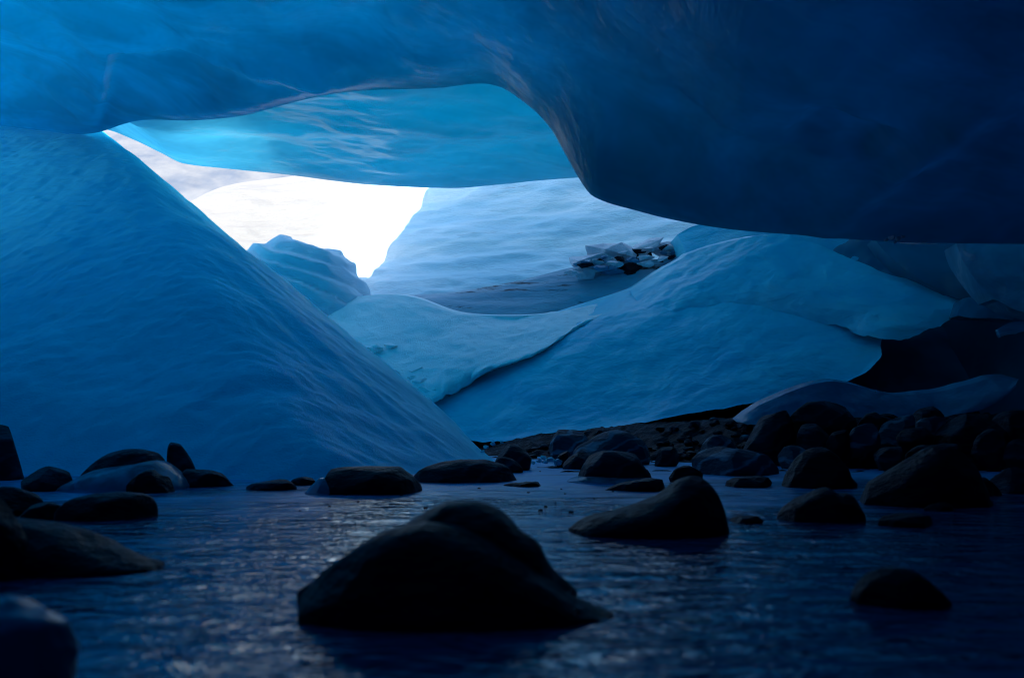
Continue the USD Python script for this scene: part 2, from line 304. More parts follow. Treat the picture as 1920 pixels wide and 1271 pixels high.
ztop2 = np.where(X2 + 0.12 * np.sin(Y2 * 3.1) < -5.75, Z2 + 0.42, 0) + np.interp(X2 + 0.12 * np.sin(Y2 * 3.1), [-5.75, -5.6, -5.45, -5.25, -5.2, -5.0, -4.95, -2, 2, 15], [0, 8.6, 9.3, 9.6, 10.6, 10.9, 12.2, 11.4, 10.8, 12.0])
top2 = np.stack([X2, Y2, np.maximum(ztop2, Z2 + 0.3) + 0.3 * fbm(P2 * 0.5, 3, 71)], -1)
obj('hanging_ice_slab', solid(under2, top2, True), SLAB, label='pale cyan slab of glacier ice overhanging the bright opening, behind the lip of the dark roof', cat='ice slab')

# cave walls that close the chamber behind and beside the camera
WP = np.array([(9.5, 24), (11, 19), (12, 14), (12, 8), (10.5, 2), (9, -4), (6, -8), (0, -9.5), (-6, -8.5), (-10, -5), (-12.5, 0), (-13.5, 6), (-15, 12)], float)
s = np.linspace(0, 1, len(WP)); cs = CubicSpline(s, WP)
su, sv = np.linspace(0, 1, 160), np.linspace(0, 1, 30)
C = cs(su); T = cs(su, 1); nrm = np.stack([-T[:, 1], T[:, 0]], -1); nrm /= np.linalg.norm(nrm, axis=1, keepdims=True)
zz = -0.2 + 8.4 * sv
base = np.stack([np.repeat(C[:, 0, None], 30, 1), np.repeat(C[:, 1, None], 30, 1), np.repeat(zz[None], 160, 0)], -1)
off = 0.9 * 2 * fbm(base * 0.4, 4, 81) - 0.0
inner = base + np.concatenate([nrm[:, None] * off[..., None], np.zeros((160, 30, 1))], -1)
outer = base - np.concatenate([np.repeat(nrm[:, None], 30, 1) * 3.0, np.zeros((160, 30, 1))], -1)
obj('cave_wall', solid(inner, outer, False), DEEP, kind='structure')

# snow bank on the left
xb, yb = np.linspace(-17, 3.2, 400), np.linspace(7.2, 26, 360)
XB, YB = np.meshgrid(xb, yb, indexing='ij')
F_, T_, A_, B_ = np.array([-0.30, 13.0, 0.0]), at(190, 247, 19.0), np.array([-1.95, 8.5, 0.0]), np.array([3.0, 17.0, -3.5])
def pl(p, q, r):
    n = np.cross(q - p, r - p); return lambda x, y: p[2] - (n[0] * (x - p[0]) + n[1] * (y - p[1])) / n[2]
front_toe = np.interp(XB, [-17, -9, -5.8, -3.5, -1.9, 0, 3], [10.5, 10.2, 9.5, 8.9, 8.4, 8.2, 8.0])
PB = np.stack([XB, YB, 0 * XB], -1)
zb = softmin(0.28, pl(F_, T_, A_)(XB, YB) + 0.10, 0.80 * (YB - front_toe) + 0.35 * sstep(YB - front_toe, 0, 1.2) - 0.35)
zb = softmin(0.16, zb, pl(F_, T_, B_)(XB, YB) + 0.18)
zb = softmin(0.25, zb, np.full_like(zb, 11.0))
rd = (T_ - F_)[:2] / np.linalg.norm((T_ - F_)[:2])
al, ac = XB * rd[0] + YB * rd[1], -XB * rd[1] + YB * rd[0]
streak = sstep(pl(F_, T_, A_)(XB, YB) * 0 + (0.80 * (YB - front_toe) - pl(F_, T_, A_)(XB, YB)), -0.2, 0.9)
zb = zb + 0.26 * 2 * fbm(PB * 0.45, 4, 3) + (1 - 0.7 * streak) * 0.095 * (ridged(PB * [3.8, 6.6, 0] + 0.5 * fbm(PB * 1.2, 2, 8)[..., None], 3, 13) - 0.5)
zb = zb + streak * (0.07 * (ridged(np.stack([al * 0.35, ac * 2.6, 0 * al], -1), 4, 17) - 0.5))
zb = zb + 0.018 * fbm(PB * 9, 3, 23)
zb = np.maximum(zb, -0.5)
vB = np.stack([XB, YB, zb], -1)
fB = grid_faces(400, 360)
keep = (vB.reshape(-1, 3)[fB][:, :, 2] > -0.3).any(1)
tb = trimesh.Trimesh(vB.reshape(-1, 3), fB[keep], process=False); tb.remove_unreferenced_vertices()
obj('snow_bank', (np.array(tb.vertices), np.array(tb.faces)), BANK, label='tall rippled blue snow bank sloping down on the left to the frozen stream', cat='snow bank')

# sunlit slopes outside and the layered ice wall under the slab
def terrain(rows, nu, nv, amp, scale, seed, back_off):
    return sheet(rows, nu, nv, back_off, amp, scale, seed, edge=False, ripple=amp * 0.4, rscale=scale * 3)
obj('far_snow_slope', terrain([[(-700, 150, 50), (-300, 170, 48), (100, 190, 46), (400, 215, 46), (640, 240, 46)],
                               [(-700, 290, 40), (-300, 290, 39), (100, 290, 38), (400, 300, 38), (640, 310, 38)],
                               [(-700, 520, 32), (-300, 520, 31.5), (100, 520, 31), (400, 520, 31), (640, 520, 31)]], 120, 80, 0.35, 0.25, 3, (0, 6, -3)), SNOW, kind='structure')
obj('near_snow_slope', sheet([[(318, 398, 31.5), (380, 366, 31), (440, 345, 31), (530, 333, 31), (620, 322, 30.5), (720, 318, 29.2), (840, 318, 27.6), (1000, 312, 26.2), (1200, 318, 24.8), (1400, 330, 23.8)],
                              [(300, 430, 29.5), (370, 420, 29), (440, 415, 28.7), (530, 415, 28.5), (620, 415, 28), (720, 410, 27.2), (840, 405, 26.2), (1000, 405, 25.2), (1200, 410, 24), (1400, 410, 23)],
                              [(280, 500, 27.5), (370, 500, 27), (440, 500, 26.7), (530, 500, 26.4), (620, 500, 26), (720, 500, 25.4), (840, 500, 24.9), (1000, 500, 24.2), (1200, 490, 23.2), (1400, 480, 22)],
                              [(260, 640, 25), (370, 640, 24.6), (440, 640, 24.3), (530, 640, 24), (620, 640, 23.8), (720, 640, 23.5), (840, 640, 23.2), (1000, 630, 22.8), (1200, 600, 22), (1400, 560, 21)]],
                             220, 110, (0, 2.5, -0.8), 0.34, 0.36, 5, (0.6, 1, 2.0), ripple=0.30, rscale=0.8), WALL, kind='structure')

# ------------------------------------------------------------------ ice and snow formations
obj('sediment_ledge', sheet([[(680, 552, 22.9), (800, 552, 22.6), (900, 540, 22.3), (1000, 520, 22.1), (1080, 500, 21.9), (1180, 490, 21.6), (1290, 480, 21.3)],
                             [(680, 580, 22.4), (800, 582, 22.1), (900, 590, 21.6), (1000, 575, 21.5), (1080, 552, 21.4), (1180, 532, 21.2), (1290, 500, 21.0)],
                             [(680, 650, 22.2), (800, 650, 21.9), (900, 650, 21.5), (1000, 640, 21.3), (1080, 620, 21.2), (1180, 590, 21.0), (1290, 560, 20.8)]], 140, 50, (0, 1.5, -0.5), 0.08, 0.9, 7, (0.5, 1, 3), 0.03, 3),
    snow_mat('sediment_ice', (0.46, 0.60, 0.70), (0.24, 0.40, 0.52), bump=0.7, scale=2.0, stretch=(0.4, 1, 3.0), rough=0.35, dirt=(0.57, 0.63, (0.03, 0.035, 0.04), 1.3, (0.35, 0.6, 3.2))),
    label='ledge of grey ice streaked with dark sediment below the layered back wall', cat='ice ledge')

mound = thing('ice_mound', label='broad smooth blue ice mound rising to the right behind the rocks, its upper layer overhanging', cat='ice mound')
obj('lower_layer', sheet([[(800, 650, 21.4), (960, 610, 21.0), (1075, 574, 20.6), (1180, 540, 20.3), (1262, 502, 20.0), (1335, 464, 19.4), (1420, 452, 18.5), (1500, 480, 17.6), (1570, 530, 16.9), (1640, 580, 16.3), (1668, 612, 15.9)],
                          [(790, 700, 20.1), (930, 684, 19.3), (1050, 655, 18.6), (1160, 622, 18.3), (1250, 600, 17.9), (1330, 588, 17.4), (1410, 586, 16.8), (1490, 600, 16.3), (1560, 618, 15.9), (1625, 630, 15.6), (1656, 634, 15.5)],
                          [(770, 745, 19.2), (915, 752, 18.2), (1030, 735, 17.6), (1140, 715, 17.3), (1230, 700, 16.9), (1310, 685, 16.5), (1390, 676, 16.0), (1470, 672, 15.6), (1545, 670, 15.3), (1610, 672, 15.1), (1650, 672, 15.0)],
                          [(750, 800, 18.6), (905, 828, 17.4), (1010, 814, 16.8), (1110, 802, 16.4), (1200, 790, 16.0), (1300, 775, 15.6), (1390, 757, 15.2), (1460, 742, 15.0), (1530, 728, 14.9), (1580, 716, 14.8), (1610, 705, 14.8)]], 220, 130, (0.3, 1.8, 0.1), 0.14, 0.5, 15, (1, 1, 1.3), 0.08, 1.4, ragged=0.12), MOUND, mound)
obj('upper_layer', sheet([[(1180, 545, 19.9), (1290, 480, 19.3), (1355, 456, 18.7), (1420, 444, 18.0), (1490, 446, 17.2), (1570, 474, 16.4), (1650, 508, 15.8), (1730, 524, 15.4), (1795, 548, 15.2)],
                          [(1210, 580, 18.6), (1300, 545, 18.0), (1375, 525, 17.4), (1450, 520, 16.7), (1525, 530, 16.1), (1600, 548, 15.6), (1670, 562, 15.2), (1740, 570, 15.0), (1812, 568, 14.9)],
                          [(1240, 598, 18.2), (1310, 588, 17.75), (1385, 584, 17.2), (1460, 592, 16.6), (1540, 606, 15.95), (1610, 621, 15.4), (1665, 629, 15.0), (1742, 617, 14.8), (1794, 592, 14.85)]], 200, 90, (0.15, 1.2, 0.25), 0.13, 0.7, 25, (1, 1, 1.3), 0.09, 1.6, edge=False, ragged=0.22), MOUND, mound)

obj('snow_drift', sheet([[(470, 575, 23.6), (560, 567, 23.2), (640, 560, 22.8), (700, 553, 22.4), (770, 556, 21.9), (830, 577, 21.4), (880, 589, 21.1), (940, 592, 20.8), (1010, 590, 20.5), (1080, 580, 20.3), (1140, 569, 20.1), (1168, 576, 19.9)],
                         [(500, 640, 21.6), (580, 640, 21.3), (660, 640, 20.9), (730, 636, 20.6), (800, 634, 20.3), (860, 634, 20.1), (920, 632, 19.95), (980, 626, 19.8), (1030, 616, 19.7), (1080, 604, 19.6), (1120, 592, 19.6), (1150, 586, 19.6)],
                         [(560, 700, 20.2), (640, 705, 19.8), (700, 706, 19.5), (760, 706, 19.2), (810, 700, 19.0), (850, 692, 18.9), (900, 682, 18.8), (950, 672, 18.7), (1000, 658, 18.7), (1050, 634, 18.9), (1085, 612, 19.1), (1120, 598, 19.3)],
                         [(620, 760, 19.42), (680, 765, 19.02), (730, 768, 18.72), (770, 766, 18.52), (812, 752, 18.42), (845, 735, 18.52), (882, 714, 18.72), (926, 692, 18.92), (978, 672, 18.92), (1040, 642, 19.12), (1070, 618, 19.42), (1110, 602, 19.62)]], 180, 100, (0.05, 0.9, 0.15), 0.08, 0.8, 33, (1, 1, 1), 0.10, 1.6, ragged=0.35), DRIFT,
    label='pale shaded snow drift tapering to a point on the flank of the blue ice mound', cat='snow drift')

obj('ice_wedge', sheet([[(1270, 440, 20.6), (1300, 424, 20.5), (1340, 420, 20.3), (1420, 424, 19.8), (1520, 430, 19.2), (1640, 440, 18.6)],
                        [(1290, 480, 20.0), (1330, 480, 19.8), (1390, 480, 19.4), (1460, 500, 18.9), (1560, 510, 18.4), (1650, 530, 17.8)]], 60, 20, (0, 1.5, 0), 0.05, 1.0, 41), MOUND,
    label='flat wedge of lighter ice pinched between the roof and the crest of the ice mound', cat='ice wedge')
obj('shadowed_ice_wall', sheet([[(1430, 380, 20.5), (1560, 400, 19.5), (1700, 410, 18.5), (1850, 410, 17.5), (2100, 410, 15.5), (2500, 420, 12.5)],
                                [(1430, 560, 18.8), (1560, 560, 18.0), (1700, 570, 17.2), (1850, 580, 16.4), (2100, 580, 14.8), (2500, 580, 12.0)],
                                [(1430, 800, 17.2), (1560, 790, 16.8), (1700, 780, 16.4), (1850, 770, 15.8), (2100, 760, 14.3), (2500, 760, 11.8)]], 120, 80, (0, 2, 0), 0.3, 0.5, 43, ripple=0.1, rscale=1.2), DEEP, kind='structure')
def ice_slab(rows, label, mat=CLEAR, seed=1, nu=60, nv=30, th=(0.1, 0.6, 0.0), amp=0.04):
    return obj('ice_block', sheet(rows, nu, nv, th, amp, 1.4, seed, ripple=0.06, rscale=3, edge=False, ragged=0.12), mat, label=label, cat='ice block')
ice_slab([[(1640, 448, 15.8), (1700, 458, 15.4), (1760, 458, 15.1), (1830, 458, 14.8)], [(1690, 500, 15.3), (1740, 505, 15.0), (1800, 510, 14.7), (1850, 515, 14.5)], [(1770, 548, 14.9), (1800, 560, 14.8), (1840, 572, 14.6), (1880, 590, 14.4)]],
         'grey blue ice block under the roof, just right of the crest of the ice mound', DEEP, 51)
ice_slab([[(1795, 456, 13.6), (1850, 452, 13.3), (1920, 450, 13.0), (2060, 446, 12.4)], [(1812, 500, 13.5), (1865, 505, 13.2), (1930, 505, 12.9), (2060, 510, 12.3)], [(1860, 560, 13.2), (1885, 572, 13.1), (1930, 585, 12.8), (2060, 590, 12.2)]],
         'pale clear ice block under the roof at the right edge, largest of the blocks there', CLEAR, 52)
ice_slab([[(1800, 566, 14.6), (1830, 560, 14.4), (1862, 580, 14.2), (1906, 590, 14.0)], [(1796, 590, 14.5), (1826, 592, 14.3), (1860, 596, 14.1), (1900, 598, 13.95)]],
         'small knobbly ice block at the tip of the ice mound', DEEP, 53, 30, 16, (0.05, 0.4, 0.0))
ice_slab([[(1872, 618, 11.8), (1890, 607, 11.7), (1915, 602, 11.6), (1960, 600, 11.4)], [(1876, 632, 11.75), (1895, 626, 11.65), (1918, 622, 11.55), (1960, 626, 11.35)]],
         'small bright icicle tongue jutting in at the right edge above the ice plank', CLEAR, 54, 30, 12, (0.05, 0.15, 0.0), 0.02)
obj('ice_plank', sheet([[(1380, 790, 13.6), (1440, 752, 13.5), (1490, 731, 13.4), (1550, 716, 13.3), (1610, 724, 13.2), (1670, 740, 13.0), (1720, 738, 12.9), (1790, 727, 12.7), (1850, 712, 12.5), (1885, 706, 12.4), (1910, 710, 12.35)],
                        [(1390, 793, 13.4), (1440, 778, 13.3), (1490, 764, 13.2), (1550, 758, 13.1), (1610, 760, 13.0), (1670, 764, 12.8), (1720, 764, 12.7), (1780, 760, 12.5), (1830, 752, 12.3), (1870, 740, 12.2), (1908, 716, 12.2)],
                        [(1400, 796, 13.3), (1440, 792, 13.2), (1490, 788, 13.1), (1550, 784, 13.0), (1610, 784, 12.9), (1670, 784, 12.7), (1720, 782, 12.6), (1770, 778, 12.4), (1815, 772, 12.25), (1855, 762, 12.15), (1904, 724, 12.15)]], 150, 30, (0, 0.22, 0.05), 0.05, 1.4, 61, ripple=0.05, rscale=2.5, edge=False, ragged=0.12), CLEAR,
    label='long clear ice plank with an upturned right end lying across the heap of rocks', cat='ice plank')

# ------------------------------------------------------------------ rocks
def rock_mesh(prof, base_py, d=None, deep=0.38, seed=0, rough=0.06, facets=0.14, sink=0.12, nx=64, nphi=36, blunt=0.75, layers=0.0):
    """a boulder from its own outline: prof = (px, top py) along its width, standing on base_py; returns mesh about its base point, and that point"""
    prof = np.array(prof, float)
    d = ground_d(base_py) if d is None else d
    wid = (prof[-1, 0] - prof[0, 0]) / FPX * d
    D = max(deep * wid, 0.03)
    dc = d + D * 0.8
    zb = at(960, base_py, d)[2]
    top = at(prof[:, 0], prof[:, 1], dc)
    hs = np.maximum(top[:, 2] - zb, 0.005)
    t = np.linspace(0, 1, nx); t = 0.5 - 0.5 * np.cos(np.pi * t)
    xr = top[:, 0]; xx = xr[0] + (xr[-1] - xr[0]) * t
    hh = PchipInterpolator(xr, hs)(xx)
    w = np.maximum(1 - np.abs(2 * t - 1) ** 2.6, 0) ** 0.55
    hh = hh * np.maximum(w, 0.0) ** 0.25 if hs[0] > 0.02 or hs[-1] > 0.02 else hh
    phi = np.linspace(0, np.pi, nphi)
    cy, sz = -np.cos(phi), np.sin(phi) ** blunt
    lean = 0.10 * D * np.sin(7 * t + seed)
    Pt = np.stack([np.repeat(xx[:, None], nphi, 1), dc + D * np.maximum(w, 0.02)[:, None] * cy[None] + lean[:, None] * sz[None], zb + hh[:, None] * sz[None]], -1)
    c = np.array([xx.mean(), dc, zb])
    # foot: below the ground
    foot = Pt[:, [0]] * [1, 1, 0] + [0, 0, zb - sink]; foot2 = Pt[:, [-1]] * [1, 1, 0] + [0, 0, zb - sink]
    Pt = np.concatenate([foot, Pt, foot2], 1)
    size = min(wid, 2 * hh.max() + 0.05)
    N = grid_normals(Pt)
    if (N[nx // 2, nphi // 2] @ [0, 0, 1]) < 0: N = -N; fl = True
    else: fl = False
    q = Pt / max(size, 0.05)
    dsp = rough * size * (2 * fbm(q * 2.0 + seed * 7.3, 3, seed) + 1.1 * (ridged(q * 2.6 + seed * 3.1, 4, seed + 5) - 0.55))
    # a few planed faces
    rg = np.random.default_rng(seed)
    Pt = Pt + N * (dsp * sstep(np.minimum(t, 1 - t), 0, .04)[:, None])[..., None]
    if layers:                                           # ledges of old snow layers, dipping to one side
        q2 = (Pt[..., 2] + 0.35 * Pt[..., 0] + 0.25 * 2 * fbm(Pt * 0.8, 3, seed)) * 2.4
        Pt = Pt + N * (layers * (np.abs((q2 % 1) - 0.5) * 2 - 0.5 + 0.4 * ((q2 * 0.37 % 1) - 0.5)))[..., None]
    for _ in range(16):
        n = rg.normal(size=3) * [1, 1, 0.8]; n[1] = n[1] if rg.random() < .3 else -abs(n[1]); n /= np.linalg.norm(n)
        s = (Pt - c - [0, 0, 0.4 * hh.max()]) @ n
        lim = s.max() * (1 - facets * rg.uniform(0.5, 2.6))
        Pt = Pt - np.maximum(s - lim, 0)[..., None] * n * 0.92
    f = grid_faces(nx, Pt.shape[1], fl)
    loc = np.array([c[0], c[1], max(zb, 0.0) if d is None else zb])
    return (Pt.reshape(-1, 3) - loc, f), loc

def rock(prof, base_py, label, mat=BLACKROCK, cat='rock', group=None, name='rock', **kw):
    (v, f), loc = rock_mesh(prof, base_py, **kw)
    p = obj(name, (v, f), mat, label=label, cat=cat, group=group)
    UsdGeom.Xformable(p).AddTranslateOp().Set(Gf.Vec3d(*map(float, loc)))
    return p

def skirt(rock_args, name, label, mat=None):
    (v, f), loc = rock_mesh(**rock_args)
    p = obj(name, (v, f), mat or GLAZE, label=label, cat='ice crust')
    UsdGeom.Xformable(p).AddTranslateOp().Set(Gf.Vec3d(*map(float, loc)))

GLAZE = M('glaze_ice', {'g': ('geometry', {}), 'n': ('noise_texture', {'scale': 4.0, 'detail': 6.0, 'roughness': 0.6}), 'mr': ('map_range', {'from_min': 0.35, 'from_max': 0.65, 'to_min': 0.25, 'to_max': 0.8, 'clamp': True}),
    't': ('transparent_bsdf', {'color': (0.75, 0.88, 0.95)}), 'p': ('principled_bsdf', {'base_color': (0.30, 0.46, 0.58), 'roughness': 0.22, 'ior': 1.31}), 'mix': ('mix_closure', {})},
    [('g.position', 'n.vector'), ('n.fac', 'mr.value'), ('mr.result', 'mix.fac'), ('t.BSDF', 'mix.closure1'), ('p.BSDF', 'mix.closure2')], 'mix.closure')

# foreground
(v1, f1), c1 = rock_mesh([(545, 1128), (575, 1088), (630, 1046), (690, 1010), (740, 990), (790, 983), (850, 990), (910, 1012), (970, 1046), (1030, 1086), (1085, 1126), (1150, 1166)], 1178, deep=0.26, seed=3, rough=0.025, facets=0.04, nx=100, nphi=44)
(v2, f2), c2 = rock_mesh([(560, 1092), (640, 1052), (720, 1010), (770, 972), (820, 950), (875, 943), (930, 955), (975, 990), (1008, 1012), (1030, 1052), (1062, 1092), (1110, 1140)], 1150, deep=0.26, seed=4, rough=0.03, facets=0.05, nx=100, nphi=44, sink=0.2)
pb = obj('rock', pieces((v1, f1), (v2 + c2 - c1, f2)), BLACKROCK, label='large black saddle-backed boulder, blurred, nearest in the middle of the stream', cat='rock')
UsdGeom.Xformable(pb).AddTranslateOp().Set(Gf.Vec3d(*map(float, c1)))
rock([(1596, 1116), (1620, 1086), (1650, 1070), (1685, 1064), (1715, 1073), (1745, 1096), (1775, 1126)], 1140, 'lone small black domed stone in the dark ice at the lower right', seed=5, facets=0.06, rough=0.03)
rock([(-200, 900), (-120, 880), (-60, 895), (-10, 915), (22, 935), (38, 980), (47, 1040), (48, 1080)], 1094, 'black upright boulder cut off by the left edge, in front of the long sloping rock', seed=7, facets=0.06, deep=0.3)
rock([(-90, 960), (0, 966), (60, 972), (120, 990), (180, 1016), (240, 1042), (305, 1062)], 1080, 'long black rock tapering down to the right at the left edge of the stream', seed=9, facets=0.05, rough=0.03, deep=0.28)
p = None
rock([(-90, 1150), (-40, 1128), (0, 1122), (50, 1132), (85, 1142), (108, 1150), (116, 1190), (122, 1262)], 1330, 'blurred teal chunk of ice in the bottom left corner, nearest to the camera', DEEP, cat='ice chunk', name='ice_chunk', d=1.78, seed=6, facets=0.05, deep=0.7)

# left shore
rock([(-60, 850), (-25, 805), (2, 788), (20, 785), (33, 796), (38, 835), (41, 868)], 902, 'upright dark rock stack at the left edge against the snow bank', DARKROCK, seed=11, deep=0.5)
rock([(36, 900), (55, 885), (80, 873), (105, 871), (128, 880), (139, 900)], 921, 'rounded dark rock between the upright stack and the ice-glazed boulder', DARKROCK, seed=12)
rock([(148, 905), (165, 880), (190, 858), (220, 846), (260, 841), (290, 845), (304, 860), (316, 890)], 914, 'large smooth domed boulder half glazed in ice at the foot of the snow bank', DARKROCK, seed=13, facets=0.05, rough=0.025, deep=0.45)
skirt(dict(prof=[(112, 918), (150, 898), (195, 878), (250, 870), (292, 862), (318, 878), (350, 912)], base_py=922, deep=0.42, seed=14, rough=0.02, facets=0.01), 'ice_crust', 'milky crust of ice frozen round the domed boulder on the left shore')
rock([(226, 917), (255, 900), (282, 882), (300, 893), (322, 892), (327, 910)], 925, 'small black rock in front of the ice-glazed boulder', seed=15)
rock([(313, 872), (316, 826), (322, 820), (334, 830), (350, 850), (362, 868), (369, 880)], 888, 'pointed fin of dark rock sticking up against the snow bank', DARKROCK, d=8.7, seed=16, deep=0.3, facets=0.05, rough=0.02)
rock([(318, 893), (340, 881), (380, 880), (412, 888), (436, 910)], 914, 'low dark rock below the pointed fin', DARKROCK, seed=17)
rock([(458, 914), (490, 901), (525, 898), (556, 910)], 920, 'flat dark stone at the toe of the snow bank, left of the squarish slab', DARKROCK, seed=18)
rock([(540, 905), (560, 895), (578, 894), (592, 905)], 910, 'tiny dark stone touching the squarish slab on its left', DARKROCK, seed=19)
rock([(594, 905), (602, 882), (614, 876), (680, 874), (745, 874), (766, 886), (785, 905), (800, 920)], 927, 'squarish flat-topped black slab frozen into the stream in front of the snow bank', seed=20, facets=0.06, rough=0.025)
skirt(dict(prof=[(572, 922), (590, 906), (604, 895), (620, 904), (640, 924)], base_py=927, deep=0.5, seed=21, rough=0.02, facets=0.01), 'ice_crust', 'small ice collar on the left end of the squarish slab')
rock([(772, 892), (800, 876), (840, 866), (880, 861), (930, 868), (964, 881), (970, 893)], 905, 'long low banded grey rock at the foot of the snow bank ridge', DARKROCK, seed=22, facets=0.05)
rock([(916, 856), (930, 837), (960, 834), (986, 843), (1005, 866), (1014, 879)], 882, 'dark domed rock at the very toe of the snow bank ridge', DARKROCK, seed=23)
rock([(924, 868), (945, 859), (970, 866), (982, 878)], 887, 'small dark stone in front of the domed rock at the ridge toe', DARKROCK, seed=24)
rock([(942, 911), (970, 905), (1000, 903), (1030, 910)], 913, 'thin flat stone barely rising from the ice in mid stream', seed=25, sink=0.05)
rock([(-60, 935), (-20, 920), (10, 915), (42, 921), (84, 942)], 967, 'low black rock behind the long sloping rock at the left edge', seed=26)
rock([(34, 958), (60, 945), (90, 942), (124, 958)], 975, 'small low black rock between two larger ones on the left shore', seed=27)
rock([(103, 968), (130, 946), (150, 931), (195, 925), (255, 924), (284, 934), (293, 955)], 976, 'oblong black rock with a rounded right end near the left shore', seed=28, facets=0.06, rough=0.03)

# middle
rock([(1026, 845), (1033, 816), (1052, 803), (1090, 808), (1112, 830)], 850, 'pale-veined grey rock behind the striped boulder in the centre', BANDROCK, d=13.2, seed=30)
rock([(1060, 850), (1090, 832), (1125, 815), (1155, 808), (1190, 816), (1214, 835), (1218, 858)], 868, 'large pale-veined slanting grey boulder left of the thumb-shaped stone', BANDROCK, d=11.9, seed=31, facets=0.06)
rock([(1043, 862), (1050, 848), (1065, 846), (1076, 860)], 872, 'small black rock wedged left of the striped boulder', d=11.3, seed=32)
rock([(1055, 866), (1070, 850), (1095, 846), (1118, 862)], 880, 'grey rounded rock directly behind the striped boulder', DARKROCK, seed=33)
rock([(1078, 897), (1095, 872), (1115, 850), (1150, 846), (1190, 850), (1213, 876), (1222, 894)], 905, 'dark stepped boulder with thin pale stripes and an icy foot', DARKROCK, seed=34, facets=0.06)
skirt(dict(prof=[(1062, 903), (1085, 893), (1110, 889), (1160, 890), (1215, 894), (1238, 904)], base_py=907, deep=0.5, seed=35, rough=0.02, facets=0.01), 'ice_crust', 'pale rim of ice round the foot of the stepped striped boulder')
rock([(1227, 866), (1233, 845), (1250, 838), (1268, 840), (1278, 868)], 875, 'thumb-shaped dark stone standing alone on pale ice', DARKROCK, seed=36)
rock([(1248, 900), (1262, 882), (1290, 874), (1312, 885), (1325, 900)], 906, 'black rock peeking over the big humped boulder', seed=37)
rock([(1135, 919), (1180, 903), (1225, 897), (1265, 907)], 922, 'low black rock left of and behind the big humped boulder', seed=38)
rock([(1064, 1000), (1080, 980), (1110, 965), (1170, 950), (1235, 926), (1275, 898), (1310, 889), (1340, 904), (1358, 940), (1365, 980)], 1008, 'big black humped boulder with a long tail to the left, right of centre', seed=39, facets=0.025, rough=0.025, nx=70)
rock([(1292, 876), (1302, 846), (1330, 836), (1400, 846), (1450, 856), (1472, 880)], 892, 'broad grey boulder with horizontal pale bands, right of the thumb-shaped stone', BANDROCK, seed=40)
rock([(1306, 842), (1320, 818), (1350, 815), (1385, 835)], 855, 'light grey stone on top of and behind the broad banded boulder', BANDROCK, d=11.4, seed=41)
rock([(1352, 905), (1380, 894), (1430, 894), (1460, 908)], 914, 'low flat dark rock in front of the broad banded boulder', seed=42)
rock([(1470, 905), (1490, 870), (1518, 848), (1545, 842), (1570, 863), (1590, 890), (1614, 908)], 916, 'dark pyramid-shaped rock between the banded boulder and the big black mound', seed=43, facets=0.06)
rock([(1455, 968), (1495, 937), (1530, 921), (1548, 917), (1568, 930), (1585, 926), (1602, 942), (1622, 965)], 979, 'black twin-peaked rock with a glassy glint of ice on its front', seed=44, facets=0.06)
rock([(1606, 940), (1640, 905), (1680, 875), (1720, 850), (1760, 836), (1785, 841), (1808, 872), (1830, 918), (1852, 945)], 951, 'biggest black conical boulder on the right of the stream', seed=45, facets=0.06, rough=0.03)
rock([(1800, 920), (1825, 900), (1850, 896), (1880, 925)], 930, 'small black rock right of the biggest conical boulder', seed=46)
rock([(1850, 915), (1880, 885), (1905, 878), (1940, 905)], 926, 'dark rough rock at the right edge beside the frozen stream', DARKROCK, seed=47)
rock([(1733, 954), (1755, 944), (1780, 942), (1798, 955)], 959, 'small black stone at the foot of the biggest conical boulder', seed=48)
rock([(1640, 980), (1670, 968), (1705, 962), (1745, 968), (1774, 980)], 989, 'low flat black rock in front of the biggest conical boulder', seed=49)
rock([(1362, 975), (1390, 968), (1420, 968), (1440, 976)], 981, 'thin ice-covered stone right of the big humped boulder', seed=50, sink=0.05)

# gravel bank under the ice mound
xg, yg = np.linspace(-4.0, 12.5, 400), np.linspace(10.3, 22.5, 300)
XG, YG = np.meshgrid(xg, yg, indexing='ij')
edge_y = np.interp(XG, [-0.6, 0.6, 2, 3.4, 5, 7, 9, 12.5], [14.2, 14.2, 13.2, 12.0, 11.0, 10.4, 10.2, 10.2])
hmax = np.interp(XG, [-0.6, 0.2, 1.2, 2.5, 4, 6, 8, 12], [0.05, 0.30, 0.44, 0.58, 0.68, 0.70, 0.74, 0.9])
PG = np.stack([XG, YG, 0 * XG], -1)
zg = hmax * sstep(YG, edge_y - 0.3, edge_y + 2.6) - 0.12 + 0.10 * fbm(PG * 1.4, 3, 91) + 0.09 * (1 - np.abs(2 * meshkit.noise(PG * 4.5, 92) - 1)) + 0.05 * meshkit.noise(PG * 9, 93) + 0.5 * np.maximum(YG - 0.8 - np.interp(XG, [-0.5, 0.5, 1.5, 2.4, 3.3, 4.2, 5, 9], [17.2, 16.8, 16.4, 16.0, 15.6, 15.2, 15.0, 15.0]), 0)
VG = np.stack([XG, YG, zg], -1)
fg = grid_faces(400, 300); fg = fg[(VG.reshape(-1, 3)[fg][:, :, 2] > -0.12).any(1)]
tg = trimesh.Trimesh(VG.reshape(-1, 3), fg, process=False); tg.remove_unreferenced_vertices()
obj('gravel_bank', (np.array(tg.vertices), np.array(tg.faces)), DEBRIS, kind='structure')

